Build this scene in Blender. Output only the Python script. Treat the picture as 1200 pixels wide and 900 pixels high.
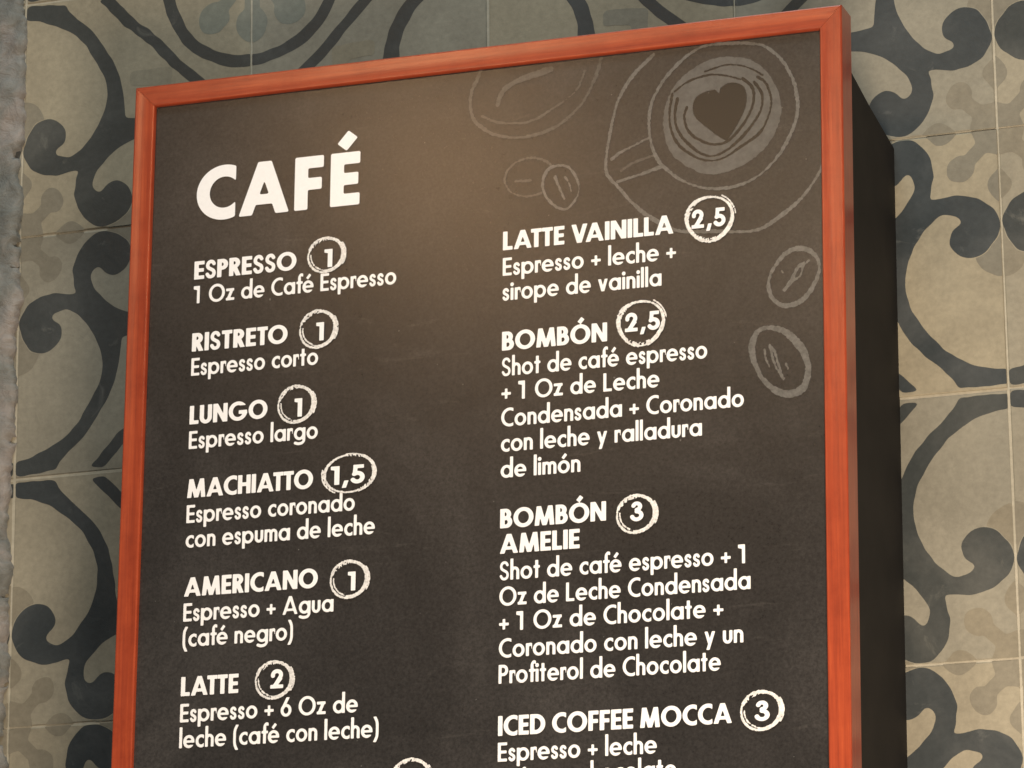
import bpy, math, random
import numpy as np
from mathutils import Vector, Matrix

for o in list(bpy.data.objects):
    bpy.data.objects.remove(o)
scene = bpy.context.scene
COL = scene.collection

# ------------------------------------------------------------------ camera
cam_d = bpy.data.cameras.new('camera')
cam = bpy.data.objects.new('camera', cam_d)
COL.objects.link(cam)
cam_d.sensor_width = 36.0
cam_d.lens = 4610.79 / 1200 * 36.0
cam_d.clip_start = 0.05
cam_d.clip_end = 60
RWC = Matrix(((0.9465194, -0.0084534, -0.3225360), (0.0907384, 0.9662848, 0.2409570), (0.3096248, -0.2573369, 0.9153744)))
cam.matrix_world = Matrix.Translation((1.3468059, -1.1332431, 2.7476383)) @ RWC.transposed().to_4x4()
scene.camera = cam

# ------------------------------------------------------------------ light (indoor: warm spots near the board, dim cool room)
world = bpy.data.worlds.new('World')
scene.world = world
world.use_nodes = True
world.node_tree.nodes['Background'].inputs[0].default_value = (0.62, 0.80, 0.86, 1)
world.node_tree.nodes['Background'].inputs[1].default_value = 0.12

def area(name, loc, target, sx, sy, power, color):
    d = bpy.data.lights.new(name, 'AREA')
    d.shape = 'ELLIPSE'
    d.size, d.size_y = sx, sy
    d.energy = power
    d.color = color
    o = bpy.data.objects.new(name, d)
    COL.objects.link(o)
    o.location = loc
    o.rotation_euler = (Vector(target) - Vector(loc)).to_track_quat('-Z', 'Y').to_euler()
    return o
area('warm_lamp', (1.17, -1.28, 1.32), (0.90, -0.90, 0), 0.65, 0.65, 42, (1.0, 0.81, 0.61))
area('ceiling_lamp', (-0.31, 0.47, 1.95), (0.40, -0.25, 0), 0.12, 0.22, 3.6, (1.0, 0.60, 0.30))
area('ceiling_lamp', (0.21, 0.34, 1.95), (0.60, -0.25, 0), 0.10, 0.30, 1.5, (1.0, 0.66, 0.36))
area('cool_fill_light', (0.55, 2.0, 1.25), (0.4, 0.1, 0), 1.3, 0.7, 54, (0.90, 0.98, 0.96))  # unseen cool fill, added overhead to lift the upper tiles

scene.view_settings.view_transform = 'Standard'
scene.view_settings.look = 'None'
scene.view_settings.gamma = 1
scene.view_settings.exposure = 0.0
scene.cycles.filter_width = 1.55

# ------------------------------------------------------------------ measured layout, millimetres from the frame's upper outer corner
LINES = [('b', 'CAFÉ', -505.3, -372.4, -111.2), ('b', 'ESPRESSO', -506.2, -422.1, -157.6), ('r', '1 Oz de Café Espresso', -504.1, -341.9, -176.4),
 ('b', 'RISTRETO', -505.4, -427.8, -213.8), ('r', 'Espresso corto', -505.4, -402.8, -232.6), ('b', 'LUNGO', -505.2, -442.4, -270.1),
 ('r', 'Espresso largo', -504.9, -401.7, -289.0), ('b', 'MACHIATTO', -505.4, -404.6, -326.4), ('r', 'Espresso coronado', -505.1, -371.2, -345.5),
 ('r', 'con espuma de leche', -505.8, -355.1, -364.2), ('b', 'AMERICANO', -505.9, -399.0, -401.0), ('r', 'Espresso + Agua', -505.3, -386.2, -419.7),
 ('r', '(café negro)', -505.0, -417.5, -438.6), ('b', 'LATTE', -505.7, -459.6, -475.2), ('r', 'Espresso + 6 Oz de', -505.8, -365.7, -494.6),
 ('r', 'leche (café con leche)', -506.2, -349.2, -513.6), ('b', 'LATTE VAINILLA', -258.5, -127.9, -158.8), ('r', 'Espresso + leche +', -258.3, -126.0, -178.3),
 ('r', 'sirope de vainilla', -258.8, -136.9, -197.2), ('b', 'BOMBÓN', -258.5, -178.0, -235.0), ('r', 'Shot de café espresso', -258.9, -102.9, -254.2),
 ('r', '+ 1 Oz de Leche', -259.0, -138.6, -272.4), ('r', 'Condensada + Coronado', -258.8, -76.0, -292.0), ('r', 'con leche y ralladura', -258.6, -107.0, -310.8),
 ('r', 'de limón', -258.4, -197.8, -330.1), ('b', 'BOMBÓN', -258.0, -178.4, -367.3), ('b', 'AMELIE', -258.4, -198.1, -386.0),
 ('r', 'Shot de café espresso + 1', -258.2, -75.9, -405.4), ('r', 'Oz de Leche Condensada', -258.7, -72.0, -424.0), ('r', '+ 1 Oz de Chocolate +', -258.5, -91.9, -442.4),
 ('r', 'Coronado con leche y un', -258.6, -77.5, -461.6), ('r', 'Profiterol de Chocolate', -257.8, -94.0, -480.4), ('b', 'ICED COFFEE MOCCA', -258.3, -86.2, -517.8),
 ('r', 'Espresso + leche', -257.8, -140.7, -536.2), ('r', '+ sirope chocolate', -257.6, -126.4, -554.0)]
PRICES = [('A', '1', -398.3, -148.6, 15.8, 14.8, -399.4, -392.9, -158.4), ('A', '1', -403.4, -205.5, 15.8, 15.8, -404.6, -398.4, -214.6),
 ('A', '1', -419.4, -261.7, 15.8, 15.5, -420.5, -414.4, -271.5), ('C', '1,5', -375.8, -317.6, 21.5, 15.9, -390.4, -363.5, -325.6),
 ('A', '1', -374.4, -396.7, 15.8, 15.2, -375.2, -369.2, -405.3), ('A', '2', -431.5, -467.4, 15.8, 15.1, -434.1, -424.0, -473.8),
 ('B', '2,5', -100.6, -150.1, 19.1, 18.2, -114.0, -88.5, -157.0), ('B', '2,5', -152.4, -223.4, 18.9, 18.0, -164.3, -137.9, -229.7),
 ('A', '3', -155.8, -364.2, 15.9, 15.2, -160.2, -150.1, -369.5), ('A', '3', -64.9, -510.4, 16.0, 15.1, -69.6, -58.6, -517.7),
 ('A', '', -323.8, -544.5, 16.2, 15.3, 0, 0, 0)]
DRAW = {'beans': [{'closed': 0,
            'o': [(-220.5, -98.1), (-226.2, -93.3), (-236.0, -89.7), (-247.2, -91.3), (-255.3, -97.2), (-257.6, -105.3), (-253.3, -114.0), (-244.1, -118.5),
                  (-235.7, -119.1), (-228.8, -117.3)],
            's': [[[(-249.2, -106.4), (-237.2, -107.1)], 1.8]],
            'w': 1.3},
           {'closed': 1,
            'o': [(-215.7, -97.9), (-208.0, -100.1), (-201.7, -109.7), (-200.2, -119.6), (-205.1, -128.7), (-211.3, -132.2), (-220.3, -127.1), (-227.4, -116.7),
                  (-227.5, -107.0), (-223.3, -99.8)],
            's': [[[(-218.4, -106.6), (-214.9, -115.3), (-211.3, -123.9)], 2.2], [[(-210.7, -107.4), (-207.2, -113.3), (-205.8, -121.1)], 1.4]],
            'w': 1.5},
           {'closed': 1,
            'o': [(-32.7, -179.5), (-26.1, -182.1), (-21.1, -188.5), (-20.0, -196.7), (-23.5, -206.7), (-31.7, -217.0), (-41.9, -220.9), (-50.0, -219.0), (-55.8, -211.8),
                  (-57.2, -202.0), (-54.2, -193.5), (-46.7, -183.8), (-40.1, -180.0)],
            's': [[[(-45.5, -209.1), (-40.3, -202.2), (-35.8, -193.7), (-31.4, -190.5)], 2.4],
                  [[(-40.3, -203.7), (-33.7, -199.1), (-31.4, -192.7), (-27.0, -188.7)], 1.4], [[(-47.5, -194.8), (-46.4, -196.4)], 1.2]],
            'w': 2.8},
           {'closed': 1,
            'o': [(-55.3, -236.1), (-46.5, -239.1), (-37.8, -247.2), (-31.4, -257.3), (-28.6, -269.2), (-31.6, -280.6), (-38.2, -285.1), (-46.9, -285.1), (-55.6, -280.0),
                  (-63.6, -270.6), (-68.6, -258.4), (-69.7, -248.0), (-66.3, -238.8), (-61.1, -235.9)],
            's': [[[(-56.8, -248.5), (-54.7, -258.2), (-51.9, -265.7), (-46.8, -274.2)], 2.0],
                  [[(-56.8, -248.5), (-52.5, -255.4), (-50.4, -264.4), (-46.8, -274.2)], 2.0], [[(-60.5, -251.8), (-59.8, -257.7), (-57.0, -264.6)], 1.5],
                  [[(-45.0, -263.1), (-43.6, -267.2)], 1.2]],
            'w': 4.4}],
 'bigbean': {'inner': [(-275.9, -52.9), (-264.4, -59.1), (-246.1, -61.8), (-233.4, -59.7), (-216.7, -51.1), (-202.7, -41.5), (-195.8, -26.9)],
             'outline': [(-273.5, -8.0), (-279.8, -22.8), (-284.6, -33.6), (-285.2, -44.8), (-281.5, -56.5), (-267.2, -67.9), (-250.2, -72.6), (-231.9, -71.8),
                         (-213.8, -65.4), (-197.1, -50.5), (-187.4, -32.0), (-183.3, -18.5)],
             'slit': [(-263.9, -45.8), (-260.4, -36.3), (-252.0, -30.2), (-239.3, -26.1), (-222.5, -22.4)]},
 'cup': {'handle': [[(-174.7, -97.4), (-166.5, -92.1), (-145.8, -84.0)], [(-170.5, -115.1), (-155.4, -111.9), (-136.2, -107.0)],
                    [(-167.8, -107.1), (-158.2, -101.9), (-141.7, -97.5)]],
         'heart': [(-93.1, -56.3), (-96.3, -52.6), (-104.0, -53.7), (-110.5, -56.9), (-113.1, -63.2), (-111.8, -71.2), (-105.4, -78.4), (-89.4, -91.9), (-84.9, -89.1),
                   (-79.7, -81.2), (-73.9, -70.2), (-72.5, -61.2), (-74.4, -53.2), (-80.8, -49.2), (-87.2, -49.1), (-92.4, -52.4)],
         'milk': [(-79.4, -29.7), (-94.8, -28.5), (-110.4, -33.3), (-124.7, -43.5), (-133.2, -58.3), (-135.6, -73.8), (-133.9, -87.0), (-127.4, -100.7), (-115.8, -110.4),
                  (-104.3, -115.9), (-92.7, -117.1), (-79.9, -114.2), (-64.5, -106.2), (-54.3, -95.7), (-48.4, -83.4), (-46.7, -71.9), (-48.8, -60.0), (-56.4, -44.8),
                  (-67.8, -33.7)],
         'rim': [(-97.4, -17.7), (-111.7, -21.3), (-122.1, -28.0), (-135.1, -41.0), (-143.6, -55.8), (-146.5, -69.9), (-145.6, -84.4), (-141.7, -97.9), (-135.2, -107.7),
                 (-121.0, -119.6), (-105.6, -126.4), (-91.5, -128.5), (-76.2, -126.9), (-60.8, -119.5), (-48.0, -106.7), (-39.0, -90.9), (-34.4, -75.9), (-35.5, -60.2),
                 (-39.8, -46.7), (-48.6, -32.6), (-63.9, -21.7)],
         'rings': [[(-128.6, -52.2), (-130.6, -65.1), (-130.0, -78.3), (-124.8, -90.6), (-115.8, -99.4), (-104.2, -105.8), (-91.4, -105.9), (-77.2, -98.4),
                    (-63.1, -89.5), (-56.7, -78.6), (-54.0, -65.9), (-57.7, -52.5), (-64.1, -46.5)],
                   [(-124.7, -56.6), (-126.7, -68.2), (-124.8, -80.2), (-117.1, -91.4), (-105.5, -101.2), (-95.2, -102.9), (-82.4, -96.5), (-69.5, -83.7), (-61.7, -71.5),
                    (-61.0, -59.9), (-66.7, -50.1)],
                   [(-117.6, -64.0), (-119.6, -71.6), (-117.0, -81.0), (-110.6, -88.2), (-99.0, -94.1), (-87.5, -93.4), (-77.2, -84.1), (-69.4, -72.0), (-67.0, -60.5),
                    (-69.2, -52.4), (-75.6, -46.5)],
                   [(-127.3, -51.1), (-116.9, -44.4), (-101.4, -40.9), (-87.2, -43.2), (-76.9, -47.0)],
                   [(-103.9, -38.0), (-87.1, -34.7), (-71.7, -38.4), (-60.2, -45.7)]],
         'saucer': [(-143.0, -20.4), (-158.2, -34.0), (-169.3, -50.9), (-174.8, -69.7), (-178.9, -94.2), (-178.6, -108.0), (-170.5, -118.5), (-158.2, -133.5),
                    (-144.5, -145.4), (-125.6, -156.7), (-99.3, -159.9), (-67.1, -162.6), (-48.4, -153.9), (-32.1, -141.5), (-20.4, -126.3), (-13.3, -113.0)],
         'sweep': [(-41.4, -147.6), (-20.4, -131.0)]}}
PILLAR_EDGE = [(-0.5, 34.0), (1.0, -25.7), (-0.2, -69.8), (2.3, -106.7), (-1.1, -149.9), (1.3, -186.3), (-0.2, -214.9), (1.3, -243.7), (-0.2, -300.4), (-2.1, -398.5), (-3.2, -440.0), (-2.7, -488.3), (0.1, -536.3), (-3.2, -576.8), (-2.5, -630.7)]

# ------------------------------------------------------------------ materials
def new_mat(name):
    m = bpy.data.materials.new(name)
    m.use_nodes = True
    nt = m.node_tree
    return m, nt, nt.nodes['Principled BSDF']

def nd(nt, typ, **kw):
    n = nt.nodes.new(typ)
    for k, v in kw.items():
        setattr(n, k, v)
    return n

def noise(nt, vec, scale, detail=4, rough=0.6, dist=0.0):
    n = nd(nt, 'ShaderNodeTexNoise')
    n.inputs['Scale'].default_value = scale
    n.inputs['Detail'].default_value = detail
    n.inputs['Roughness'].default_value = rough
    n.inputs['Distortion'].default_value = dist
    nt.links.new(vec, n.inputs['Vector'])
    return n.outputs['Fac']

def ramp(nt, fac, stops):
    r = nd(nt, 'ShaderNodeValToRGB')
    el = r.color_ramp.elements
    while len(el) < len(stops):
        el.new(0.5)
    for e, (p, c) in zip(el, stops):
        e.position = p
        e.color = (*c, 1) if len(c) == 3 else c
    nt.links.new(fac, r.inputs['Fac'])
    return r.outputs['Color']

def mixc(nt, a, b, fac, mode='MIX'):
    m = nd(nt, 'ShaderNodeMix', data_type='RGBA', blend_type=mode)
    for sock, v in ((m.inputs[6], a), (m.inputs[7], b)):
        if hasattr(v, 'is_output') or isinstance(v, bpy.types.NodeSocket):
            nt.links.new(v, sock)
        else:
            sock.default_value = (*v, 1)
    if isinstance(fac, bpy.types.NodeSocket):
        nt.links.new(fac, m.inputs[0])
    else:
        m.inputs[0].default_value = fac
    return m.outputs[2]

def coords(nt, kind='Object', world_space=False):
    if world_space:
        g = nd(nt, 'ShaderNodeNewGeometry')
        return g.outputs['Position']
    t = nd(nt, 'ShaderNodeTexCoord')
    return t.outputs[kind]

def bump(nt, bsdf, h, strength, dist):
    b = nd(nt, 'ShaderNodeBump')
    b.inputs['Strength'].default_value = strength
    b.inputs['Distance'].default_value = dist
    nt.links.new(h, b.inputs['Height'])
    nt.links.new(b.outputs['Normal'], bsdf.inputs['Normal'])

def tile_material(name, c0, c1, c2, rough=0.55, spots=0.3, pale=(0.30, 0.29, 0.25)):
    """glazed cement: cloudy tone, fine speckle, worn pale scuffs"""
    m, nt, b = new_mat(name)
    b.inputs['Specular IOR Level'].default_value = 0.28
    v = coords(nt, world_space=True)
    big = noise(nt, v, 7, 5, 0.6, 0.6)
    col = ramp(nt, big, [(0.30, c0), (0.52, c1), (0.74, c2)])
    fine = noise(nt, v, 190, 4, 0.7)
    sp = ramp(nt, fine, [(0.30, (0.88, 0.88, 0.88)), (0.7, (1.11, 1.11, 1.11))])
    col = mixc(nt, col, sp, 1.0, 'MULTIPLY')
    scuff = noise(nt, v, 26, 6, 0.7, 1.2)
    sm = ramp(nt, scuff, [(0.60, (0, 0, 0)), (0.76, (spots,) * 3)])
    col = mixc(nt, col, pale, sm)
    info = nd(nt, 'ShaderNodeObjectInfo')
    tint = ramp(nt, info.outputs['Random'], [(0.0, (0.90, 0.92, 0.95)), (0.5, (1.0, 1.0, 1.0)), (1.0, (1.09, 1.05, 0.98))])
    col = mixc(nt, col, tint, 1.0, 'MULTIPLY')
    nt.links.new(col, b.inputs['Base Color'])
    rr = ramp(nt, big, [(0.3, (rough - 0.1,) * 3), (0.7, (rough + 0.12,) * 3)])
    nt.links.new(rr, b.inputs['Roughness'])
    mx = nd(nt, 'ShaderNodeMath', operation='MULTIPLY_ADD')
    nt.links.new(fine, mx.inputs[0]); mx.inputs[1].default_value = 0.25
    nt.links.new(scuff, mx.inputs[2])
    bump(nt, b, mx.outputs[0], 0.30, 0.0012)
    return m

M_TILE = tile_material('cement_tile_cream', (0.180, 0.166, 0.130), (0.238, 0.219, 0.172), (0.300, 0.275, 0.214), 0.5, 0.15, (0.45, 0.42, 0.34))
M_DARK = tile_material('cement_tile_charcoal', (0.026, 0.032, 0.035), (0.040, 0.046, 0.049), (0.082, 0.087, 0.087), 0.42, 0.55, (0.17, 0.175, 0.165))
M_FAINT = tile_material('cement_tile_taupe', (0.142, 0.130, 0.102), (0.182, 0.166, 0.130), (0.228, 0.208, 0.162), 0.5, 0.1)
M_SAGE = tile_material('cement_tile_sage', (0.120, 0.132, 0.115), (0.165, 0.175, 0.150), (0.215, 0.218, 0.185), 0.5, 0.1)
M_PATCH = tile_material('cement_tile_cloud', (0.165, 0.153, 0.120), (0.208, 0.192, 0.150), (0.262, 0.241, 0.187), 0.5, 0.1)
M_GROUT = tile_material('grout', (0.24, 0.22, 0.17), (0.37, 0.34, 0.27), (0.46, 0.42, 0.34), 0.9, 0.0)

def plaster_material():
    m, nt, b = new_mat('rough_plaster')
    v = coords(nt, world_space=True)
    n1 = noise(nt, v, 9, 6, 0.62, 0.8)
    col = ramp(nt, n1, [(0.30, (0.08, 0.087, 0.083)), (0.48, (0.15, 0.153, 0.145)), (0.60, (0.235, 0.213, 0.20)), (0.78, (0.17, 0.178, 0.172))])
    n2 = noise(nt, v, 60, 6, 0.7, 0.5)
    col = mixc(nt, col, ramp(nt, n2, [(0.3, (0.72, 0.72, 0.72)), (0.6, (1.08, 1.08, 1.08))]), 1.0, 'MULTIPLY')
    nt.links.new(col, b.inputs['Base Color'])
    b.inputs['Roughness'].default_value = 0.85
    bump(nt, b, n2, 0.9, 0.004)
    return m
M_PLASTER = plaster_material()

def frame_material():
    m, nt, b = new_mat('red_orange_lacquered_wood')
    v = coords(nt)
    mp = nd(nt, 'ShaderNodeMapping')
    mp.inputs['Scale'].default_value = (2.0, 60, 60)      # grain runs along each rail
    nt.links.new(v, mp.inputs['Vector'])
    g = noise(nt, mp.outputs[0], 6, 5, 0.6, 0.4)
    col = ramp(nt, g, [(0.25, (0.22, 0.031, 0.011)), (0.55, (0.31, 0.047, 0.015)), (0.8, (0.40, 0.070, 0.021))])
    n2 = noise(nt, v, 35, 5, 0.7)
    col = mixc(nt, col, ramp(nt, n2, [(0.28, (0.80, 0.72, 0.70)), (0.5, (1.0, 1.0, 1.0)), (0.72, (1.10, 1.16, 1.16))]), 1.0, 'MULTIPLY')
    nt.links.new(col, b.inputs['Base Color'])
    b.inputs['Roughness'].default_value = 0.30
    b.inputs['Specular IOR Level'].default_value = 0.5
    b.inputs['Coat Weight'].default_value = 0.4
    b.inputs['Coat Roughness'].default_value = 0.25
    bump(nt, b, g, 0.12, 0.0006)
    return m
M_FRAME = frame_material()

def panel_material():
    m, nt, b = new_mat('printed_chalkboard')
    v = coords(nt)
    n1 = noise(nt, v, 5, 6, 0.65, 0.8)
    col = ramp(nt, n1, [(0.30, (0.017, 0.0158, 0.0155)), (0.50, (0.025, 0.0232, 0.0228)), (0.72, (0.041, 0.038, 0.037))])
    mp = nd(nt, 'ShaderNodeMapping')
    mp.inputs['Rotation'].default_value = (0, 0, 0.6)
    mp.inputs['Scale'].default_value = (14, 80, 1)
    nt.links.new(v, mp.inputs['Vector'])
    st = noise(nt, mp.outputs[0], 1.0, 6, 0.7, 0.7)
    sm = ramp(nt, st, [(0.60, (0, 0, 0)), (0.80, (0.34, 0.34, 0.34))])
    col = mixc(nt, col, (0.10, 0.093, 0.086), sm)
    f = noise(nt, v, 420, 3, 0.8)
    col = mixc(nt, col, ramp(nt, f, [(0.3, (0.66, 0.66, 0.66)), (0.7, (1.38, 1.38, 1.38))]), 1.0, 'MULTIPLY')
    nt.links.new(col, b.inputs['Base Color'])
    b.inputs['Roughness'].default_value = 0.27
    b.inputs['Specular IOR Level'].default_value = 0.5
    bump(nt, b, f, 0.10, 0.0004)
    return m
M_PANEL = panel_material()

def print_material(name, col, var, scale, rough=0.27):
    m, nt, b = new_mat(name)
    v = coords(nt)
    n = noise(nt, v, scale, 4, 0.7)
    c = ramp(nt, n, [(0.32, tuple(x * (1 - var) for x in col)), (0.62, col)])
    nt.links.new(c, b.inputs['Base Color'])
    b.inputs['Roughness'].default_value = rough
    return m
M_WHITE = print_material('white_print', (0.82, 0.825, 0.86), 0.05, 300)
M_CHALK = print_material('white_chalk_print', (0.79, 0.785, 0.79), 0.42, 480)
M_GREY = print_material('grey_chalk_print', (0.122, 0.121, 0.118), 0.40, 260)
M_GREYD = print_material('faint_grey_chalk_print', (0.076, 0.073, 0.069), 0.34, 260)
M_MILK = print_material('grey_milk_print', (0.090, 0.090, 0.089), 0.30, 160)
M_LINE = print_material('dark_line_print', (0.012, 0.011, 0.0105), 0.2, 200)

def case_material():
    m, nt, b = new_mat('matte_black_case')
    v = coords(nt)
    n = noise(nt, v, 30, 5, 0.6)
    nt.links.new(ramp(nt, n, [(0.3, (0.010, 0.0085, 0.0075)), (0.7, (0.016, 0.0135, 0.012))]), b.inputs['Base Color'])
    b.inputs['Roughness'].default_value = 0.75
    b.inputs['Specular IOR Level'].default_value = 0.25
    return m
M_CASE = case_material()

# ------------------------------------------------------------------ object helpers
def mesh_obj(name, verts, faces, mat, parent=None, smooth=False, data=None, mats=None, midx=None):
    if data is None:
        data = bpy.data.meshes.new(name)
        data.from_pydata([tuple(v) for v in verts], [], faces)
        for mm in (mats or [mat]):
            data.materials.append(mm)
        if midx is not None:
            data.polygons.foreach_set('material_index', midx)
        if smooth:
            data.polygons.foreach_set('use_smooth', [True] * len(data.polygons))
        data.update()
    o = bpy.data.objects.new(name, data)
    COL.objects.link(o)
    if parent:
        o.parent = parent
    return o

# ------------------------------------------------------------------ signed fields -> flat polygons (positive inside)
def box(X, Y, x0, y0, x1, y1):
    return np.minimum(np.minimum(X - x0, x1 - X), np.minimum(Y - y0, y1 - Y))
def ell(X, Y, cx, cy, rx, ry):
    return (1 - np.hypot((X - cx) / rx, (Y - cy) / ry)) * min(rx, ry)
def ring(X, Y, cx, cy, rx, ry, w, h):
    return np.minimum(ell(X, Y, cx, cy, rx, ry), -ell(X, Y, cx, cy, rx - w, ry - h))
def slant(X, Y, x0, y0, x1, y1, w):
    xc = x0 + (x1 - x0) * (Y - y0) / (y1 - y0)
    k = abs(y1 - y0) / math.hypot(x1 - x0, y1 - y0)
    return np.minimum((w / 2 - np.abs(X - xc)) * k, np.minimum(Y - min(y0, y1), max(y0, y1) - Y))
def seg_dist(X, Y, pts, closed=False):
    d = np.full(X.shape, 1e9)
    n = len(pts)
    for i in range(n if closed else n - 1):
        ax, ay = pts[i]; bx, by = pts[(i + 1) % n]
        vx, vy = bx - ax, by - ay
        L = vx * vx + vy * vy + 1e-12
        t = np.clip(((X - ax) * vx + (Y - ay) * vy) / L, 0, 1)
        d = np.minimum(d, np.hypot(X - ax - t * vx, Y - ay - t * vy))
    return d
def smooth_line(pts, closed=False, sub=6):
    P = [np.array(p, float) for p in pts]
    n = len(P); out = []
    if n < 3:
        return pts
    for i in range(n if closed else n - 1):
        p0 = P[i - 1] if (i > 0 or closed) else 2 * P[0] - P[1]
        p1 = P[i]; p2 = P[(i + 1) % n]
        p3 = P[(i + 2) % n] if (i + 2 < n or closed) else 2 * P[-1] - P[-2]
        for k in range(sub):
            t = k / sub
            out.append(tuple(0.5 * (2 * p1 + (p2 - p0) * t + (2 * p0 - 5 * p1 + 4 * p2 - p3) * t * t + (3 * p1 - p0 - 3 * p2 + p3) * t ** 3)))
    if not closed:
        out.append(tuple(P[-1]))
    return out
def inside_poly(X, Y, pts):
    """signed distance of a closed polygon, positive inside"""
    d = seg_dist(X, Y, pts, True)
    ins = np.zeros(X.shape, bool)
    n = len(pts)
    for i in range(n):
        ax, ay = pts[i]; bx, by = pts[(i + 1) % n]
        if ay == by:
            continue
        c = ((ay > Y) != (by > Y)) & (X < (bx - ax) * (Y - ay) / (by - ay) + ax)
        ins ^= c
    return np.where(ins, d, -d)
def U(*a):
    r = a[0]
    for b in a[1:]:
        r = np.maximum(r, b)
    return r
def I(*a):
    r = a[0]
    for b in a[1:]:
        r = np.minimum(r, b)
    return r

def contour(xs, ys, F):
    """polygons covering F>0 on the grid"""
    F = np.where(np.abs(F) < 1e-9, -1e-9, F)
    S = F > 0
    cnt = S[:-1, :-1].astype(int) + S[:-1, 1:] + S[1:, :-1] + S[1:, 1:]
    verts = []; faces = []; idx = {}
    def V(key, x, y):
        if key not in idx:
            idx[key] = len(verts); verts.append((x, y))
        return idx[key]
    ny, nx = cnt.shape
    for j in range(ny):
        row = cnt[j]
        hot = np.nonzero(row)[0]
        k = 0
        while k < len(hot):
            i = hot[k]
            if row[i] == 4:
                k2 = k
                while k2 + 1 < len(hot) and hot[k2 + 1] == hot[k2] + 1 and row[hot[k2 + 1]] == 4:
                    k2 += 1
                i2 = hot[k2] + 1
                faces.append([V((i, j), xs[i], ys[j]), V((i2, j), xs[i2], ys[j]), V((i2, j + 1), xs[i2], ys[j + 1]), V((i, j + 1), xs[i], ys[j + 1])])
                k = k2 + 1
                continue
            cs = ((i, j), (i + 1, j), (i + 1, j + 1), (i, j + 1))
            poly = []
            for q in range(4):
                a = cs[q]; b = cs[(q + 1) % 4]
                fa = F[a[1], a[0]]; fb = F[b[1], b[0]]
                if fa > 0:
                    poly.append(V(a, xs[a[0]], ys[a[1]]))
                if (fa > 0) != (fb > 0):
                    t = fa / (fa - fb)
                    key = (min(a, b), max(a, b))
                    poly.append(V(key, xs[a[0]] + (xs[b[0]] - xs[a[0]]) * t, ys[a[1]] + (ys[b[1]] - ys[a[1]]) * t))
            if len(poly) >= 3:
                faces.append(poly)
            k += 1
    return verts, faces

def soften(F, n=1):
    for _ in range(n):
        G = F.copy()
        G[1:-1, 1:-1] = (F[1:-1, 1:-1] * 4 + F[:-2, 1:-1] + F[2:, 1:-1] + F[1:-1, :-2] + F[1:-1, 2:]) / 8
        F = G
    return F

# ------------------------------------------------------------------ lettering: a geometric sans drawn stroke by stroke (capital height = 1)
XH = 0.68
def d_shape(X, Y, x0, y0, x1, y1):
    r = (y1 - y0) / 2
    xc = max(x0, x1 - r * 1.0)
    return U(box(X, Y, x0, y0, xc, y1), I(ell(X, Y, xc, (y0 + y1) / 2, x1 - xc, r), X - xc + 1e-3))
def bowl_d(X, Y, x0, y0, x1, y1, w, h):
    return I(d_shape(X, Y, x0, y0, x1, y1), -d_shape(X, Y, x0 + w, y0 + h, x1 - w, y1 - h))
S_SPINE = [(.93, .84), (.76, .96), (.5, 1), (.2, .94), (.05, .77), (.15, .61), (.5, .5), (.85, .39), (.96, .23), (.84, .06), (.5, 0), (.22, .04), (.02, .18)]
def s_shape(X, Y, W, H, t):
    pts = smooth_line([(t / 2 + x * (W - t), t / 2 - .015 + y * (H + .03 - t)) for x, y in S_SPINE])
    return t / 2 - seg_dist(X, Y, pts)

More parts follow.
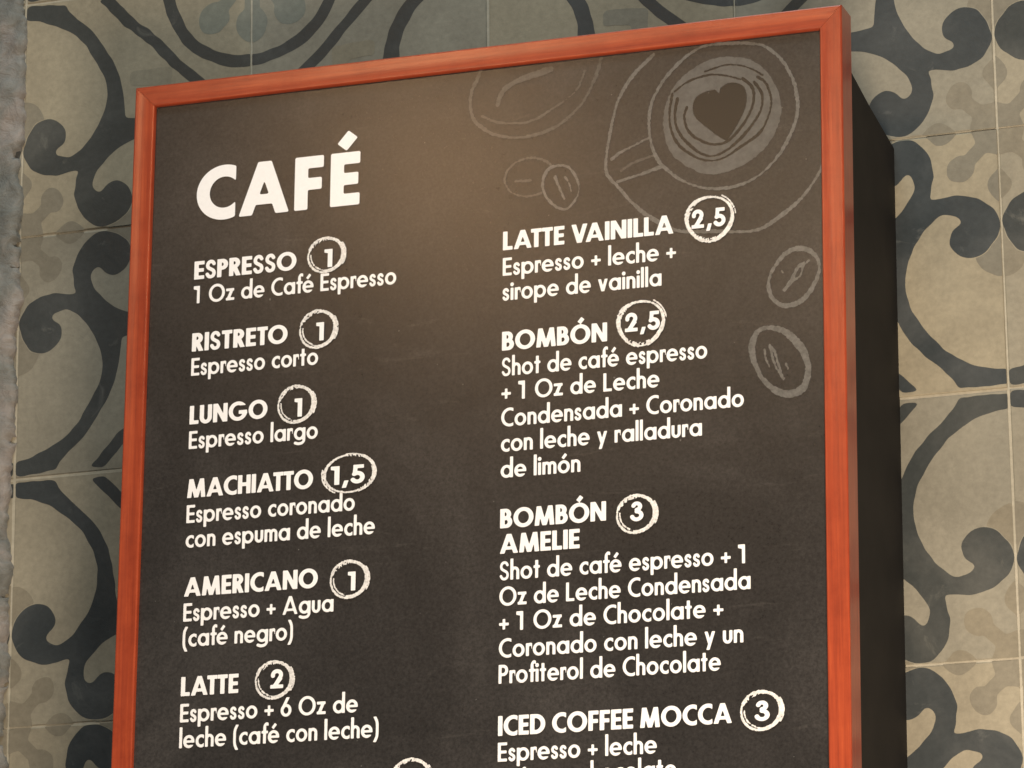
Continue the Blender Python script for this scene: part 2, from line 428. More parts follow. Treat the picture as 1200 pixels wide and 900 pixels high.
def glyph(ch, w, h, X, Y):
    def A(x, y):
        s = .155; c = math.cos(math.radians(50)); q = math.sin(math.radians(50))
        u = (X - x - .03) * c + (Y - y - .13) * q; v = -(X - x - .03) * q + (Y - y - .13) * c
        return np.minimum(s - np.abs(u), w * .46 - np.abs(v))       # acute accent
    base = {'É': 'E', 'Ó': 'O', 'é': 'e', 'ó': 'o'}.get(ch)
    if base:
        F, W = glyph(base, w, h, X, Y)
        top = 1.09 if ch in 'ÉÓ' else XH + .10
        return U(F, A(W / 2, top)), W
    B = lambda *a: box(X, Y, *a)
    o = .52
    if ch == 'E': return U(B(0, 0, w, 1), B(0, 0, .54, h), B(0, 1 - h, .54, 1), B(0, .5 - h / 2, .51, .5 + h / 2)), .54
    if ch == 'F': return U(B(0, 0, w, 1), B(0, 1 - h, .53, 1), B(0, .48 - h / 2, .50, .48 + h / 2)), .53
    if ch == 'L': return U(B(0, 0, w, 1), B(0, 0, .50, h)), .50
    if ch == 'I': return B(0, 0, w, 1), w
    if ch == 'T': return U(B(.28 - w / 2, 0, .28 + w / 2, 1), B(0, 1 - h, .56, 1)), .56
    if ch == 'H': return U(B(0, 0, w, 1), B(.70 - w, 0, .70, 1), B(0, .5 - h / 2, .70, .5 + h / 2)), .70
    if ch == 'N': return U(B(0, 0, w, 1), B(.80 - w, 0, .80, 1), slant(X, Y, w * .55, 1, .80 - w * .55, 0, w * 1.1)), .80
    if ch == 'M': return U(slant(X, Y, w / 2, 0, .10 + w / 2, 1, w), slant(X, Y, 1.02 - w / 2, 0, .92 - w / 2, 1, w),
                           slant(X, Y, .10 + w / 2, 1, .51, 0, w * .95), slant(X, Y, .92 - w / 2, 1, .51, 0, w * .95)), 1.02
    if ch == 'A': return U(slant(X, Y, w / 2, 0, .465, 1, w * 1.02), slant(X, Y, .93 - w / 2, 0, .465, 1, w * 1.02), B(.22, .19, .70, .19 + h * .85)), .93
    if ch == 'V': return U(slant(X, Y, w / 2, 1, .41, 0, w * 1.02), slant(X, Y, .82 - w / 2, 1, .41, 0, w * 1.02)), .82
    if ch == 'B': return U(B(0, 0, w, 1), bowl_d(X, Y, 0, .5 - h / 2 + .01, .57, 1, w, h * .9), bowl_d(X, Y, 0, 0, .63, .5 + h / 2 + .01, w, h * .9)), .63
    if ch == 'D': return bowl_d(X, Y, 0, 0, .80, 1, w, h), .80
    if ch == 'P': return U(B(0, 0, w, 1), bowl_d(X, Y, 0, .40, .58, 1, w, h)), .58
    if ch == 'R': return U(B(0, 0, w, 1), bowl_d(X, Y, 0, .42, .58, 1, w, h), slant(X, Y, .28, .50, .62 - w / 2, 0, w * 1.1)), .62
    if ch == 'C': return I(ring(X, Y, o, .5, o, o, w, h), .73 - X), .73
    if ch == 'G': return U(I(ring(X, Y, o, .5, o, o, w, h), -I(X - .48, Y - .44, .80 - Y)), B(.56, .44 - h * .5, 1.02, .44 + h * .5)), 1.04
    if ch == 'O': return ring(X, Y, o, .5, o, o, w * 1.02, h), 1.04
    if ch == 'S': return s_shape(X, Y, .57, 1, (w + h) / 2 * .86), .57
    if ch == 'U': return U(I(U(B(0, .32, w, 1), B(.68 - w, .32, .68, 1))), I(ring(X, Y, .34, .33, .34, .345, w, h), .335 - Y)), .68
    if ch == '1': return U(B(.40 - w, 0, .40, 1), I(B(.0, .70, .40, 1), Y - .82 + X * .22)), .40
    if ch == '2':
        t = (w + h) / 2 * .98; R2 = .31
        c = (.33, 1.01 - R2)
        p = [(c[0] + (R2 - t / 2) * math.cos(a), c[1] + (R2 - t / 2) * math.sin(a)) for a in np.radians(np.linspace(190, -35, 24))] + [(.22, .10)]
        return U(I(t / 2 - seg_dist(X, Y, p), Y), B(.0, 0, .66, h), I(slant(X, Y, .12, 0, .50, .50, w * 1.15), B(0, 0, .66, .5))), .66
    if ch == '3':
        t = (w + h) / 2 * .92
        p = [(.30 + (.25 - t / 2) * math.cos(a), .755 + (.26 - t / 2) * math.sin(a)) for a in np.radians(np.linspace(165, -90, 24))]
        q = [(.30 + (.31 - t / 2) * math.cos(a), .29 + (.30 - t / 2) * math.sin(a)) for a in np.radians(np.linspace(90, -165, 24))]
        return U(t / 2 - seg_dist(X, Y, p), t / 2 - seg_dist(X, Y, q)), .62
    if ch == '5':
        t = (w + h) / 2
        q = [(.31 + (.335 - t / 2) * math.cos(a), .325 + (.335 - t / 2) * math.sin(a)) for a in np.radians(np.linspace(128, -150, 28))]
        return U(t / 2 - seg_dist(X, Y, q), B(.12, 1 - h, .60, 1), slant(X, Y, .085 + w * .45, .47, .125 + w * .45, 1, w * .85)), .65
    if ch == '6': return U(ring(X, Y, .33, .32, .33, .34, w, h), slant(X, Y, w * .62, .40, .44, 1.02, w * 1.1)), .66
    if ch == ',': return slant(X, Y, w * .4, -.19, w * .8 + .02, .20, w * .85), w * 1.25
    if ch == '+': return U(B(0, .36 - w * .42, .56, .36 + w * .42), B(.28 - w * .42, .08, .28 + w * .42, .64)), .56
    if ch in '()':
        p = smooth_line([(.25, 1.10), (.11, .80), (w / 2, .42), (.11, .04), (.25, -.26)])
        if ch == ')':
            p = [(.30 - a, b) for a, b in p]
        return I(w * .46 - seg_dist(X, Y, p), Y + .26, 1.10 - Y), .30
    # lower case
    r = XH / 2 + .012; m = XH / 2; W = 2 * r + .02
    rg = lambda cx: ring(X, Y, cx, m, r, r, w, h)
    if ch == 'o': return rg(r), 2 * r
    if ch == 'a': return U(rg(r), B(W - w, 0, W, XH)), W
    if ch == 'd': return U(rg(r), B(W - w, 0, W, 1.13)), W
    if ch == 'g':
        p = smooth_line([(W - w / 2, .1), (W - w / 2, -.05), (W * .72, -.27 + h * .6), (W * .40, -.29 + h * .5), (W * .12, -.16)])
        return U(rg(r), B(W - w, -.02, W, XH), I(h * .52 - seg_dist(X, Y, p), W - X)), W
    if ch == 'b': return U(rg(W - r), B(0, 0, w, 1.13)), W
    if ch == 'p': return U(rg(W - r), B(0, -.28, w, XH)), W
    if ch == 'c': return I(rg(r), .52 - X), .52
    if ch == 'e': return U(I(rg(r), -I(X - r * .9, m - h * .45 - Y, Y - m + h * 1.25)), B(.05, m - h * .42, 2 * r - .03, m + h * .42)), 2 * r
    if ch == 's': return s_shape(X, Y, .42, XH, (w + h) / 2 * .90), .42
    if ch in 'ln' or ch in 'himrtufvyz':
        if ch == 'l': return B(0, 0, w, 1.13), w
        if ch == 'i': return U(B(0, 0, w, XH), ell(X, Y, w / 2, XH + .19, w * .62, w * .62)), w
        def arch(x0, wid):
            rr = wid / 2
            return U(I(ring(X, Y, x0 + rr, XH - rr * .95, rr, rr * .95 + .012, w, h), Y - (XH - rr * .95)), B(x0 + wid - w, 0, x0 + wid, XH - rr * .94))
        if ch == 'n': return U(B(0, 0, w, XH), arch(0, .54)), .54
        if ch == 'h': return U(B(0, 0, w, 1.13), arch(0, .54)), .54
        if ch == 'm': return U(B(0, 0, w, XH), arch(0, .50), arch(.50 - w, .50)), 1.0 - w
        if ch == 'r': return U(B(0, 0, w, XH), I(arch(0, .50), .36 - X, Y - .36)), .36
        if ch == 'u': return U(B(0, .24, w, XH), B(.54 - w, .24, .54, XH), I(ring(X, Y, .27, .26, .27, .272, w, h), .262 - Y)), .54
        if ch == 't': return U(B(.10, 0, .10 + w, .96), B(0, XH - h * .92, .20 + w, XH)), .20 + w
        if ch == 'f':
            p = smooth_line([(.10 + w / 2, .75), (.10 + w / 2, .93), (.20 + w / 2, 1.13 - h / 2), (.42, 1.09 - h / 2)])
            return U(B(.10, 0, .10 + w, .88), B(0, XH - h * .92, .22 + w, XH), I(h * .52 - seg_dist(X, Y, p), .42 - X)), .36
        if ch == 'v': return U(slant(X, Y, w / 2, XH, .29, 0, w * 1.02), slant(X, Y, .58 - w / 2, XH, .29, 0, w * 1.02)), .58
        if ch == 'y': return U(slant(X, Y, w / 2, XH, .30, .02, w * 1.02), slant(X, Y, .60 - w / 2, XH, .60 - w / 2 - .32, -.28, w * 1.02)), .60
        if ch == 'z': return U(B(0, 0, .54, h), B(0, XH - h, .52, XH), slant(X, Y, w * .62, 0, .53 - w * .62, XH, w * 1.15)), .54
    raise ValueError(ch)

GLYPHS = {}
def get_glyph(ch, style):
    key = (ch, style)
    if key not in GLYPHS:
        w, h, st = STYLES[style]
        xs = np.arange(-.12, 1.2, st); ys = np.arange(-.36, 1.42, st)
        X, Y = np.meshgrid(xs, ys)
        F, W = glyph(ch, w, h, X, Y)
        GLYPHS[key] = (*contour(xs, ys, soften(F, 1)), W)
    return GLYPHS[key]
STYLES = {'t': (.245, .225, .02), 'b': (.235, .198, .026), 'r': (.178, .152, .028), 'n': (.23, .19, .022)}
GAP = {'t': .07, 'b': .06, 'r': .075, 'n': .12}
SPACE = {'t': .3, 'b': .30, 'r': .36, 'n': .3}
KERN = {('A', 'T'): -.10, ('T', 'A'): -.1, ('T', 'T'): -.05, ('V', 'A'): -.15, ('L', 'A'): .0, ('A', 'V'): -.1, ('T', 'O'): -.04, ('A', 'C'): -.04, ('C', 'A'): 0.0, ('L', 'L'): -.02,
        ('f', 'é'): -.04, ('f', 'i'): -.03, ('r', 'o'): -.03, ('r', 'e'): -.03, ('z', ' '): 0, ('F', 'É'): .06, ('A', 'F'): .03, ('1', ' '): .16, (',', '5'): -.02}

def text_mesh(text, style, x0, x1, y, cap, z):
    """letters standing on y between x0 and x1 (millimetres); the set width is stretched to the measured one"""
    pen = 0; items = []
    for k, ch in enumerate(text):
        if ch == ' ':
            pen += SPACE[style]
            continue
        v, f, W = get_glyph(ch, style)
        items.append((pen, v, f))
        last = pen + W
        nxt = text[k + 1] if k + 1 < len(text) else ''
        pen = last + GAP[style] + KERN.get((ch, nxt), 0)
    sx = (x1 - x0) / last
    V = []; Fs = []
    for p, v, f in items:
        b = len(V)
        V += [((x0 + (p + a[0]) * sx) * .001, (y + a[1] * cap) * .001, z) for a in v]
        Fs += [[b + i for i in q] for q in f]
    return V, Fs, sx / cap

# ------------------------------------------------------------------ the tiled wall
T = 0.2
rng = random.Random(4)
wall = mesh_obj('wall', [(-.9, -2.3, -.06), (2.1, -2.3, -.06), (2.1, 1.1, -.06), (-.9, 1.1, -.06), (-.9, -2.3, -.0008), (2.1, -2.3, -.0008), (2.1, 1.1, -.0008), (-.9, 1.1, -.0008)],
                [(4, 5, 6, 7), (3, 2, 1, 0), (0, 1, 5, 4), (1, 2, 6, 5), (2, 3, 7, 6), (3, 0, 4, 7)], M_GROUT)
wall['kind'] = 'structure'

SCROLL = [(.0, .925), (.08, .91), (.18, .87), (.27, .79), (.335, .70), (.365, .61), (.365, .52), (.335, .43), (.275, .355), (.215, .315), (.165, .322), (.148, .348), (.187, .385),
          (.192, .43), (.162, .474), (.11, .490), (.055, .468), (.014, .405), (.012, .34), (.05, .285), (.11, .252), (.18, .238), (.262, .258)]
OUTER = [(.0, .982), (.185, .982), (.205, .945), (.25, .895), (.315, .83), (.375, .76), (.415, .68), (.44, .58), (.452, .50), (.458, .458)]
def swap(p): return [(b, a) for a, b in p]
def scroll_poly():
    a = smooth_line(SCROLL[:-1], sub=4)[:-1] + [SCROLL[-1]]
    inner = a + [(.258, .262)][:0] + swap(a)[::-1]
    o = OUTER[:2] + smooth_line(OUTER[1:], sub=4)
    outer = o + swap(o)[::-1]
    return inner + outer[::-1]
SP = scroll_poly()

def tile_fields(seed):
    n = 150
    xs = np.linspace(0, 1, n + 1)
    X, Y = np.meshgrid(xs, xs)
    r = np.random.RandomState(seed)
    # hand-poured edges: a slight wobble of the outlines
    wx = np.zeros_like(X); wy = np.zeros_like(X)
    for k in range(9):
        fx, fy = r.uniform(-22, 22, 2); ph = r.uniform(0, 6.28, 2); am = .0016
        wx += am * np.sin(fx * X + fy * Y + ph[0]); wy += am * np.sin(fy * X - fx * Y + ph[1])
    for k in range(6):
        fx, fy = r.uniform(-110, 110, 2); ph = r.uniform(0, 6.28, 2); am = .0008
        wx += am * np.sin(fx * X + fy * Y + ph[0]); wy += am * np.sin(fy * X - fx * Y + ph[1])
    x = X + wx; y = Y + wy
    edge = I(X - .0045, Y - .0045, .9955 - X, .9955 - Y)
    dark = inside_poly(x, y, SP)
    rb = np.hypot(1 - x, 1 - y)
    dark = U(dark, I(rb - .338, .388 - rb), I(x + y - 1.300, 1.368 - x - y, .978 - x, .978 - y))
    faint = U(.050 - np.hypot(x - .145, y - .145), I(.025 - np.abs(x - y) * .7, .15 - x, x - .03), .105 - np.maximum(x, y) - .25 * np.minimum(x, y))
    for a, b in ((x, y), (y, x)):
        k = (a - .145) / .145
        faint = U(faint, np.where((k > 0) & (k < 1), .048 * np.sin(np.clip(k, 0, 1) * math.pi) ** 1.1, -.02) - b)
    faint = U(faint, .10 - np.hypot(x, y - .47), .10 - np.hypot(x - .47, y))
    patch = I(box(x, y, .475, .475, .655, .655), -box(x, y, .3, .3, .590, .590))
    sage = .085 - rb
    for ang, d, rr in ((0, .215, .072), (45, .235, .066), (90, .215, .072)):
        cx, cy = 1 - d * math.cos(math.radians(ang)), 1 - d * math.sin(math.radians(ang))
        sage = U(sage, rr - np.hypot(x - cx, y - cy))
        ux, uy = math.cos(math.radians(ang)), math.sin(math.radians(ang))
        al = (1 - x) * ux + (1 - y) * uy; pe = np.abs(-(1 - x) * uy + (1 - y) * ux)
        sage = U(sage, I(.026 - pe + .10 * np.clip(al - .12, 0, 1), al, d - al))
    return xs, [I(soften(dark, 6), edge), I(soften(faint, 3), edge, -dark - .003), I(soften(sage, 4), edge, -dark), I(soften(patch, 10), edge, -dark - .003)]

TILES = {}
for seed in (1, 2, 3):
    xs, fs = tile_fields(seed)
    TILES[seed] = [contour(xs, xs, F) for F in fs]

def slab_mesh():
    """bevelled cement slab, 197.4 mm square, front face at z=0"""
    g = .0008; b = .0009; L = T - g
    def loop(i, z): return [(g + i, g + i, z), (L - i, g + i, z), (L - i, L - i, z), (g + i, L - i, z)]
    v = loop(0, -.012) + loop(0, -b) + loop(b * .35, -b * .35) + loop(b, 0)
    f = [(12, 13, 14, 15), (3, 2, 1, 0)]
    for k in range(3):
        for q in range(4):
            a = k * 4 + q; c = k * 4 + (q + 1) % 4
            f.append((a, c, c + 4, a + 4))
    d = bpy.data.meshes.new('tile'); d.from_pydata(v, [], f); d.materials.append(M_TILE); d.update()
    return d
SLAB = slab_mesh()
MESHES = {}
def pattern_mesh(seed, k, fu, fv):
    key = (seed, k, fu, fv)
    if key not in MESHES:
        v, f = TILES[seed][k]
        V = []
        for x, y in v:
            X = (1 - x) if fu else x
            Y = y if fv else 1 - y          # fv: the scroll corner is the lower one
            V.append((X * T, Y * T, .00005 + .00002 * k))
        if fu != (not fv):
            f = [q[::-1] for q in f]
        nm = ('scroll_pattern', 'flower_pattern', 'rosette_pattern', 'cloud_pattern')[k]
        d = bpy.data.meshes.new(nm); d.from_pydata(V, [], f); d.materials.append((M_DARK, M_FAINT, M_SAGE, M_PATCH)[k]); d.update()
        MESHES[key] = d
    return MESHES[key]
for i in range(-3, 9):
    for j in range(-4, 9):
        cu = i % 2 != 0        # scroll corner on the far side in u
        cv = j % 2 == 0        # scroll corner is the lower one
        o = mesh_obj('tile', None, None, None, wall, data=SLAB)
        dz = rng.uniform(-.0003, .0004)
        o.location = (i * T + rng.uniform(-.0003, .0003), -(j + 1) * T + rng.uniform(-.0003, .0003), dz)
        o.rotation_euler = (rng.uniform(-.003, .003), rng.uniform(-.003, .003), rng.uniform(-.0015, .0015))
        s = rng.choice((1, 2, 3))
        for k in range(4):
            mesh_obj(('scroll_pattern', 'flower_pattern', 'rosette_pattern', 'cloud_pattern')[k], None, None, None, o, data=pattern_mesh(s, k, cu, cv))

# ------------------------------------------------------------------ rough plaster pier beside the tiles
def pier():
    ey = np.array([p[1] for p in PILLAR_EDGE])[::-1]; ex = np.array([p[0] for p in PILLAR_EDGE])[::-1]
    r = np.random.RandomState(7)
    ys = np.concatenate([np.arange(-2.2, -.75, .008), np.arange(-.75, .08, .0022), np.arange(.08, 1.0, .008)])
    base = np.interp(ys * 1000, ey, ex) * .001
    jag = np.zeros_like(ys)
    for k, (a, s) in enumerate(((.0016, 60), (.0011, 140), (.0007, 330), (.0005, 700))):
        for q in range(3):
            jag += a * .6 * np.sin(ys * s * r.uniform(.7, 1.4) + r.uniform(0, 6.28))
    off = np.concatenate([[0, 0, .0012, .0032, .006, .010], .010 + np.cumsum(np.full(34, .006)), [.5, .85]])
    zt = np.concatenate([[-.004, .002, .0050, .0066, .0074, .0078], np.full(34, .008), [.008, .008]])
    pit = np.zeros_like(ys)
    for q in range(8):
        pit += np.sin(ys * r.uniform(90, 420) + r.uniform(0, 6.28)) / 3.6
    V = []; F = []
    n = len(off)
    PH = [(r.uniform(-1, 1), r.uniform(-1, 1), r.uniform(0, 6.28)) for _ in range(24)]
    for a, y in enumerate(ys):
        for b in range(n):
            x = base[a] + jag[a] * max(0, 1 - off[b] / .03) - off[b]
            hgt = 0
            for q, (fx, fy, ph) in enumerate(PH):
                sc = 30 * 1.17 ** q
                hgt += .0006 * 1.05 ** -q * math.sin((fx * x + fy * y) * sc * 2 + ph)
            z = zt[b] + (hgt if b > 1 else 0) * (1.0 if b > 3 else .6)
            if b in (1, 2, 3) and pit[a] > .62:
                z -= .0055 * (pit[a] - .62) / .2 * (1.0 if b > 1 else .3)
            V.append((x, y, z))
    for a in range(len(ys) - 1):
        for b in range(n - 1):
            i = a * n + b
            F.append((i + 1, i, i + n, i + n + 1))
    o = mesh_obj('plaster_pier', V, F, M_PLASTER, smooth=True)
    o['label'] = 'rough pinkish grey plaster strip running up the edge of the patterned tiles'
    o['category'] = 'plaster'
    return o
pier()

# ------------------------------------------------------------------ the menu board
board = bpy.data.objects.new('menu_board', None)
COL.objects.link(board)
RB = Matrix(((0.99972494, 0.01352215, -0.01916259), (-0.01323190, 0.99979701, 0.01519368), (0.01936415, -0.01493594, 0.99970093)))
board.matrix_world = Matrix.Translation((0.72043636, -0.1443821, 0.15)) @ RB.to_4x4()
board['label'] = 'coffee menu board with white lettering, red-orange wooden frame and deep black case'
board['category'] = 'menu board'
WB, HB, FW = .558, .800, .0165

# frame: four mitred rails swept from one moulding profile (u = inwards from the outer edge, z)
def profile():
    p = [(.0, -.0255), (.0, -.0013)]
    for a in range(0, 91, 18):
        t = math.radians(a); p.append((.0011 - .0011 * math.cos(t), -.0011 + .0011 * math.sin(t)))
    p += [(.0013, .0), (.0050, -.00025), (.0085, -.0004), (.0130, -.0002), (.0150, 0)]
    for a in range(0, 91, 22):
        t = math.radians(a); p.append((.0155 + .0010 * math.sin(t), -.0010 + .0010 * math.cos(t)))
    p += [(.0165, -.0062), (.0165, -.0255)]
    return p
PR = profile()
corners = [(-WB, 0), (0, 0), (0, -HB), (-WB, -HB)]
inn = [(1, -1), (-1, -1), (-1, 1), (1, 1)]
for k in range(4):
    a, b = corners[k], corners[(k + 1) % 4]
    ia, ib = inn[k], inn[(k + 1) % 4]
    L = math.hypot(b[0] - a[0], b[1] - a[1])
    N = max(2, int(L / .02))
    d = Vector(((b[0] - a[0]) / L, (b[1] - a[1]) / L, 0))
    org = Vector((a[0], a[1], 0))
    nrm = Vector((0, 0, 1)).cross(d) * -1                  # inwards
    V = []; F = []
    rr = random.Random(k + 3)
    wob = [rr.uniform(-.00012, .00012) for _ in range(N + 1)]
    for s in range(N + 1):
        t = s / N
        for u, z in PR:
            lo = u; hi = L - u
            xl = lo + (hi - lo) * t + (.00012 if s == 0 else -.00012 if s == N else 0)
            V.append((xl, -(u) if False else u, z + (wob[s] if -.02 < z else 0)))
    n = len(PR)
    for s in range(N):
        for q in range(n):
            i = s * n + q; j = s * n + (q + 1) % n
            F.append((i, j, j + n, i + n))
    F.append(tuple(range(n))[::-1]); F.append(tuple(range(N * n, N * n + n)))
    # local axes of the rail: x along it, y inwards
    inward = Vector((-(b[1] - a[1]) / L, (b[0] - a[0]) / L, 0))
    cx = Vector((-WB / 2, -HB / 2, 0)) - org
    if inward.dot(cx) < 0:
        inward = -inward
        F = [q for q in F]
    rail = mesh_obj('frame_rail', V, F, M_FRAME, board)
    M = Matrix((d, inward, d.cross(inward))).transposed()
    if M.determinant() > 0 and d.cross(inward).z < 0:
        # keep the moulding facing out: mirror z by flipping vertices
        for v in rail.data.vertices:
            v.co.z = -v.co.z
        rail.data.flip_normals()
    rail.matrix_local = Matrix.Translation(org) @ M.to_4x4()
    rail.data.polygons.foreach_set('use_smooth', [True] * len(rail.data.polygons))
    bpy.context.view_layer.update()
    em = rail.modifiers.new('edges', 'EDGE_SPLIT'); em.split_angle = math.radians(40)

# printed panel, set a few millimetres behind the frame's face
PZ = -.004
mesh_obj('chalkboard_panel', [(-WB + .014, -HB + .014, PZ), (-.014, -HB + .014, PZ), (-.014, -.014, PZ), (-WB + .014, -.014, PZ),
                              (-WB + .014, -HB + .014, PZ - .004), (-.014, -HB + .014, PZ - .004), (-.014, -.014, PZ - .004), (-WB + .014, -.014, PZ - .004)],
         [(0, 1, 2, 3), (7, 6, 5, 4), (0, 4, 5, 1), (1, 5, 6, 2), (2, 6, 7, 3), (3, 7, 4, 0)], M_PANEL, board)

# black case between frame and wall; its top slopes towards the wall
def case():
    top = [(-.0258, -.0400), (-.0815, -.0500), (-.135, -.0575), (-.152, -.0600), (-.162, -.066), (-.20, -.066)]
    x0, x1 = -WB + .002, -.0012
    V = []
    for x in (x0, x1):
        V += [(x, y, z) for z, y in top] + [(x, -HB + .03, -.20), (x, -HB + .03, -.0258)]
    n = len(top) + 2
    F = [tuple(range(n)), tuple(range(2 * n - 1, n - 1, -1))]
    for q in range(n):
        F.append((q, n + q, n + (q + 1) % n, (q + 1) % n))
    o = mesh_obj('case', V, F, M_CASE, board)
    o.modifiers.new('edges', 'BEVEL').width = .0008
    return o
case()

# lettering
TZ = PZ + .0006
for st, txt, x0, x1, y in LINES:
    x0 = -505.3 if x0 < -400 else -258.4
    if txt == 'CAFÉ':
        V, F, sc = text_mesh(txt, 't', x0, x1, y - .4, 41.8, TZ); nm = 'title'
    elif st == 'b':
        V, F, sc = text_mesh(txt, 'b', x0, x1, y, 14.2, TZ); nm = 'item_name'
    else:
        V, F, sc = text_mesh(txt, 'r', x0, x1, y, 13.6, TZ); nm = 'item_description'
    print('TEXT', txt, round(sc, 3))
    mesh_obj(nm, V, F, M_WHITE, board)

# chalk circles with their prices
def price_circle(kind, cx, cy, rx, ry, seed):
    r = np.random.RandomState(seed)
    st = .32
    xs = np.arange(-rx - 5, rx + 5, st); ys = np.arange(-ry - 5, ry + 5, st)
    X, Y = np.meshgrid(xs, ys)
    sx = X / rx; sy = Y / ry
    R = (rx + ry) / 2
    th = np.arctan2(sy, sx); rho = np.hypot(sx, sy) * R
    ph = r.uniform(-.15, .15)
    def arcmask(a0, a1, soft=.25):
        a0, a1 = math.radians(a0), math.radians(a1)
        c = (a0 + a1) / 2; h = (a1 - a0) / 2
        d = np.abs((th - c + math.pi) % (2 * math.pi) - math.pi)
        return np.clip((h - d) / soft, -1, 1)
    if kind == 'C':
        ctr = R * (.90 + .02 * np.sin(2 * th + 1)); wid = 2.1 + .5 * np.cos(th - .3) + .5 * np.cos(2 * th)
    elif kind == 'B':
        ctr = R * (.895 + .02 * np.sin(3 * th)); wid = 2.65 + .5 * np.sin(th + 3.6) + .6 * np.cos(2 * th + 1)
    else:
        ctr = R * (.875 + .02 * np.sin(2 * th + .6 + ph)); wid = 2.6 + .55 * np.cos(th + .4) + .25 * np.cos(3 * th)
    F = wid / 2 - np.abs(rho - ctr)
    # second pass of the chalk
    if kind == 'A':
        F = U(F, I(.50 + 0 * rho - np.abs(rho - R * (.985 + .03 * np.cos(th - .2))), arcmask(-34, 36) * 2),
              I(.50 - np.abs(rho - R * .765), arcmask(172, 250) * 2))
        gap = I(.33 - np.abs(rho - R * .835), arcmask(165, 260) * 2); F = I(F, -gap)
        brush = arcmask(80, 160)
    elif kind == 'B':
        F = U(F, I(.50 - np.abs(rho - R * (1.02 + .0 * th)), arcmask(5, 62) * 2))
        brush = np.maximum(arcmask(125, 170), arcmask(230, 300))
    else:
        F = U(F, I(.55 - np.abs(rho - R * 1.01), arcmask(165, 240) * 2), I(.45 - np.abs(rho - R * .975), arcmask(-10, 60) * 2))
        gap = I(.3 - np.abs(rho - R * .86), arcmask(20, 70) * 2); F = I(F, -gap)
        brush = np.maximum(arcmask(60, 100), arcmask(290, 340))
    tex = np.zeros_like(F)
    for q in range(14):
        fx, fy = r.normal(0, 1.7, 2); tex += np.sin(fx * X * 1.3 + fy * Y + r.uniform(0, 6.28))
    tex /= 3.0
    F = F + np.clip(brush, 0, 1) * .55
    F = F - np.clip(tex, -.4, 2) * .22 - np.where(brush > 0, np.clip(tex + .2, 0, 2) * 1.6 * brush, 0)
    F = np.where(brush > 0, np.maximum(F, (.5 - np.abs(rho - ctr - .9)) * brush), F)
    v, f = contour(xs, ys, soften(F))
    zz = PZ + .0009
    return mesh_obj('price_circle', [((cx + a) * .001, (cy + b) * .001, zz) for a, b in v], f, M_CHALK, board)
for k, (kind, txt, cx, cy, rx, ry, tx0, tx1, ty) in enumerate(PRICES):
    price_circle(kind, cx, cy, rx, ry, 20 + k)
    if txt:
        V, F, sc = text_mesh(txt, 'n', tx0, tx1, ty, 14.0, PZ + .0012)
        print('PRICE', txt, round(sc, 3))
        mesh_obj('price', V, F, M_WHITE, board)

# chalk drawings
def drawing(name, field, bounds, z, mat, st=.55, rough=.25, seed=1):
    x0, y0, x1, y1 = bounds
    x0 = max(x0, -WB * 1000 + 15); x1 = min(x1, -15.0); y1 = min(y1, -15.0)
    xs = np.arange(x0, x1 + st, st); ys = np.arange(y0, y1 + st, st)
    xs[-1] = x1; ys[-1] = y1
    X, Y = np.meshgrid(xs, ys)
    r = np.random.RandomState(seed)
    tex = np.zeros_like(X)
    for q in range(16):
        fx, fy = r.normal(0, 1.3, 2); tex += np.sin(fx * X + fy * Y + r.uniform(0, 6.28))
    F = field(X, Y) - rough * np.clip(tex / 3, -1, 1.4)
    v, f = contour(xs, ys, soften(F))
    if f:
        return mesh_obj(name, [(a * .001, b * .001, z) for a, b in v], f, mat, board)
def bnd(*pls, m=5):
    P = [p for pl in pls for p in pl]
    return min(p[0] for p in P) - m, min(p[1] for p in P) - m, max(p[0] for p in P) + m, max(p[1] for p in P) + m
cup = DRAW['cup']
def varw(X, Y, pts, w, closed=False, ph=0.0):
    return (w / 2) * (1 + .18 * np.sin(X * .13 + ph) + .15 * np.sin(Y * .17 + ph)) - seg_dist(X, Y, pts, closed)
milk = smooth_line(cup['milk'], True); heart = smooth_line(cup['heart'][1:], False, 4) + [cup['heart'][0]]
rings_ = [smooth_line(p) for p in cup['rings']]
drawing('cup_milk_drawing', lambda X, Y: I(inside_poly(X, Y, milk), -inside_poly(X, Y, heart)), bnd(milk), PZ + .0002, M_MILK, .7, .35)
drawing('latte_heart_drawing', lambda X, Y: inside_poly(X, Y, heart), bnd(heart), PZ + .0002, M_LINE, .6, .3)
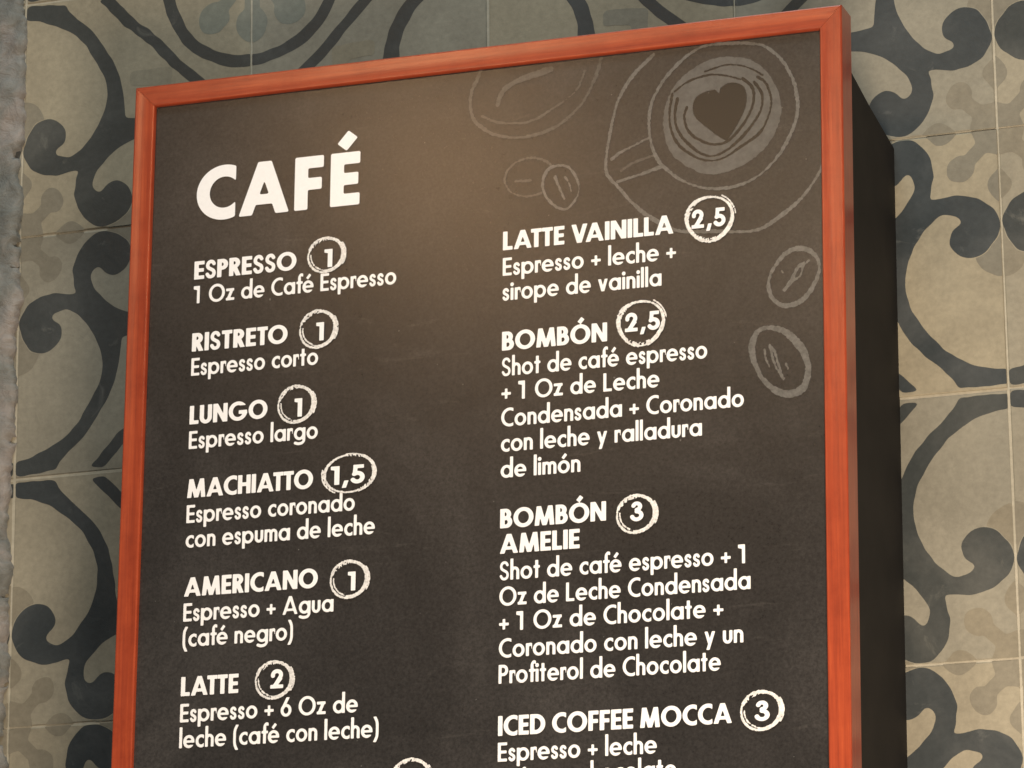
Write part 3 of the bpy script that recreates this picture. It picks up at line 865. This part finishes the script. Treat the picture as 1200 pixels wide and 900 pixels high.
for p, w in zip(rings_, (1.5, 1.6, 1.6, 1.0, .9)):
    drawing('latte_ring_drawing', lambda X, Y: varw(X, Y, p, w + .25, ph=w * 3), bnd(p), PZ + .0003, M_LINE, .45, .18, 5)
rim = smooth_line(cup['rim'], True); sau = smooth_line(cup['saucer'])
drawing('cup_rim_drawing', lambda X, Y: varw(X, Y, rim, 2.2, True), bnd(rim), PZ + .0004, M_GREY, .6, .3, 2)
drawing('saucer_drawing', lambda X, Y: varw(X, Y, sau, 2.6, ph=2), bnd(sau), PZ + .00025, M_GREY, .6, .3, 3)
for p, w, m in zip(cup['handle'], (2.2, 2.4, 1.8), (M_GREY, M_GREY, M_GREYD)):
    drawing('cup_handle_drawing', lambda X, Y: varw(X, Y, smooth_line(p), w), bnd(p), PZ + .0003, m, .5, .3, 4)
bb = DRAW['bigbean']
for key, w, m in (('outline', 2.2, M_GREYD), ('inner', 1.7, M_GREYD), ('slit', 4.2, M_GREYD)):
    p = smooth_line(bb[key])
    drawing('coffee_bean_drawing', lambda X, Y: varw(X, Y, p, w), bnd(p), PZ + .0003, m, .5, .35, 6)
for k, bn in enumerate(DRAW['beans']):
    p = smooth_line(bn['o'], bool(bn['closed']))
    F0 = lambda X, Y: U(varw(X, Y, p, bn['w'] * .9 + .5, bool(bn['closed'])), *[varw(X, Y, smooth_line(s[0]), s[1]) - .35 * 0 for s in bn['s']])
    drawing('coffee_bean_drawing', F0, bnd(p), PZ + .0003 + .00004 * k, M_GREYD if k < 1 else M_GREY, .42, .28, 7 + k)

# specks of chalk and dust on the panel
def specks():
    r = random.Random(3); V = []; F = []
    for k in range(70):
        x = r.uniform(-WB + .02, -.02); y = r.uniform(-.78, -.03); s = r.choice((.0003, .0004, .0005, .0009 if k % 9 == 0 else .0004))
        b = len(V); n = 6
        for q in range(n):
            a = q / n * 6.283
            V.append((x + s * math.cos(a) * r.uniform(.6, 1.2), y + s * math.sin(a) * r.uniform(.6, 1.5), PZ + .00045))
        F.append(tuple(range(b, b + n)))
    o = mesh_obj('chalk_specks', V, F, M_GREY, board)
    o['kind'] = 'stuff'
specks()
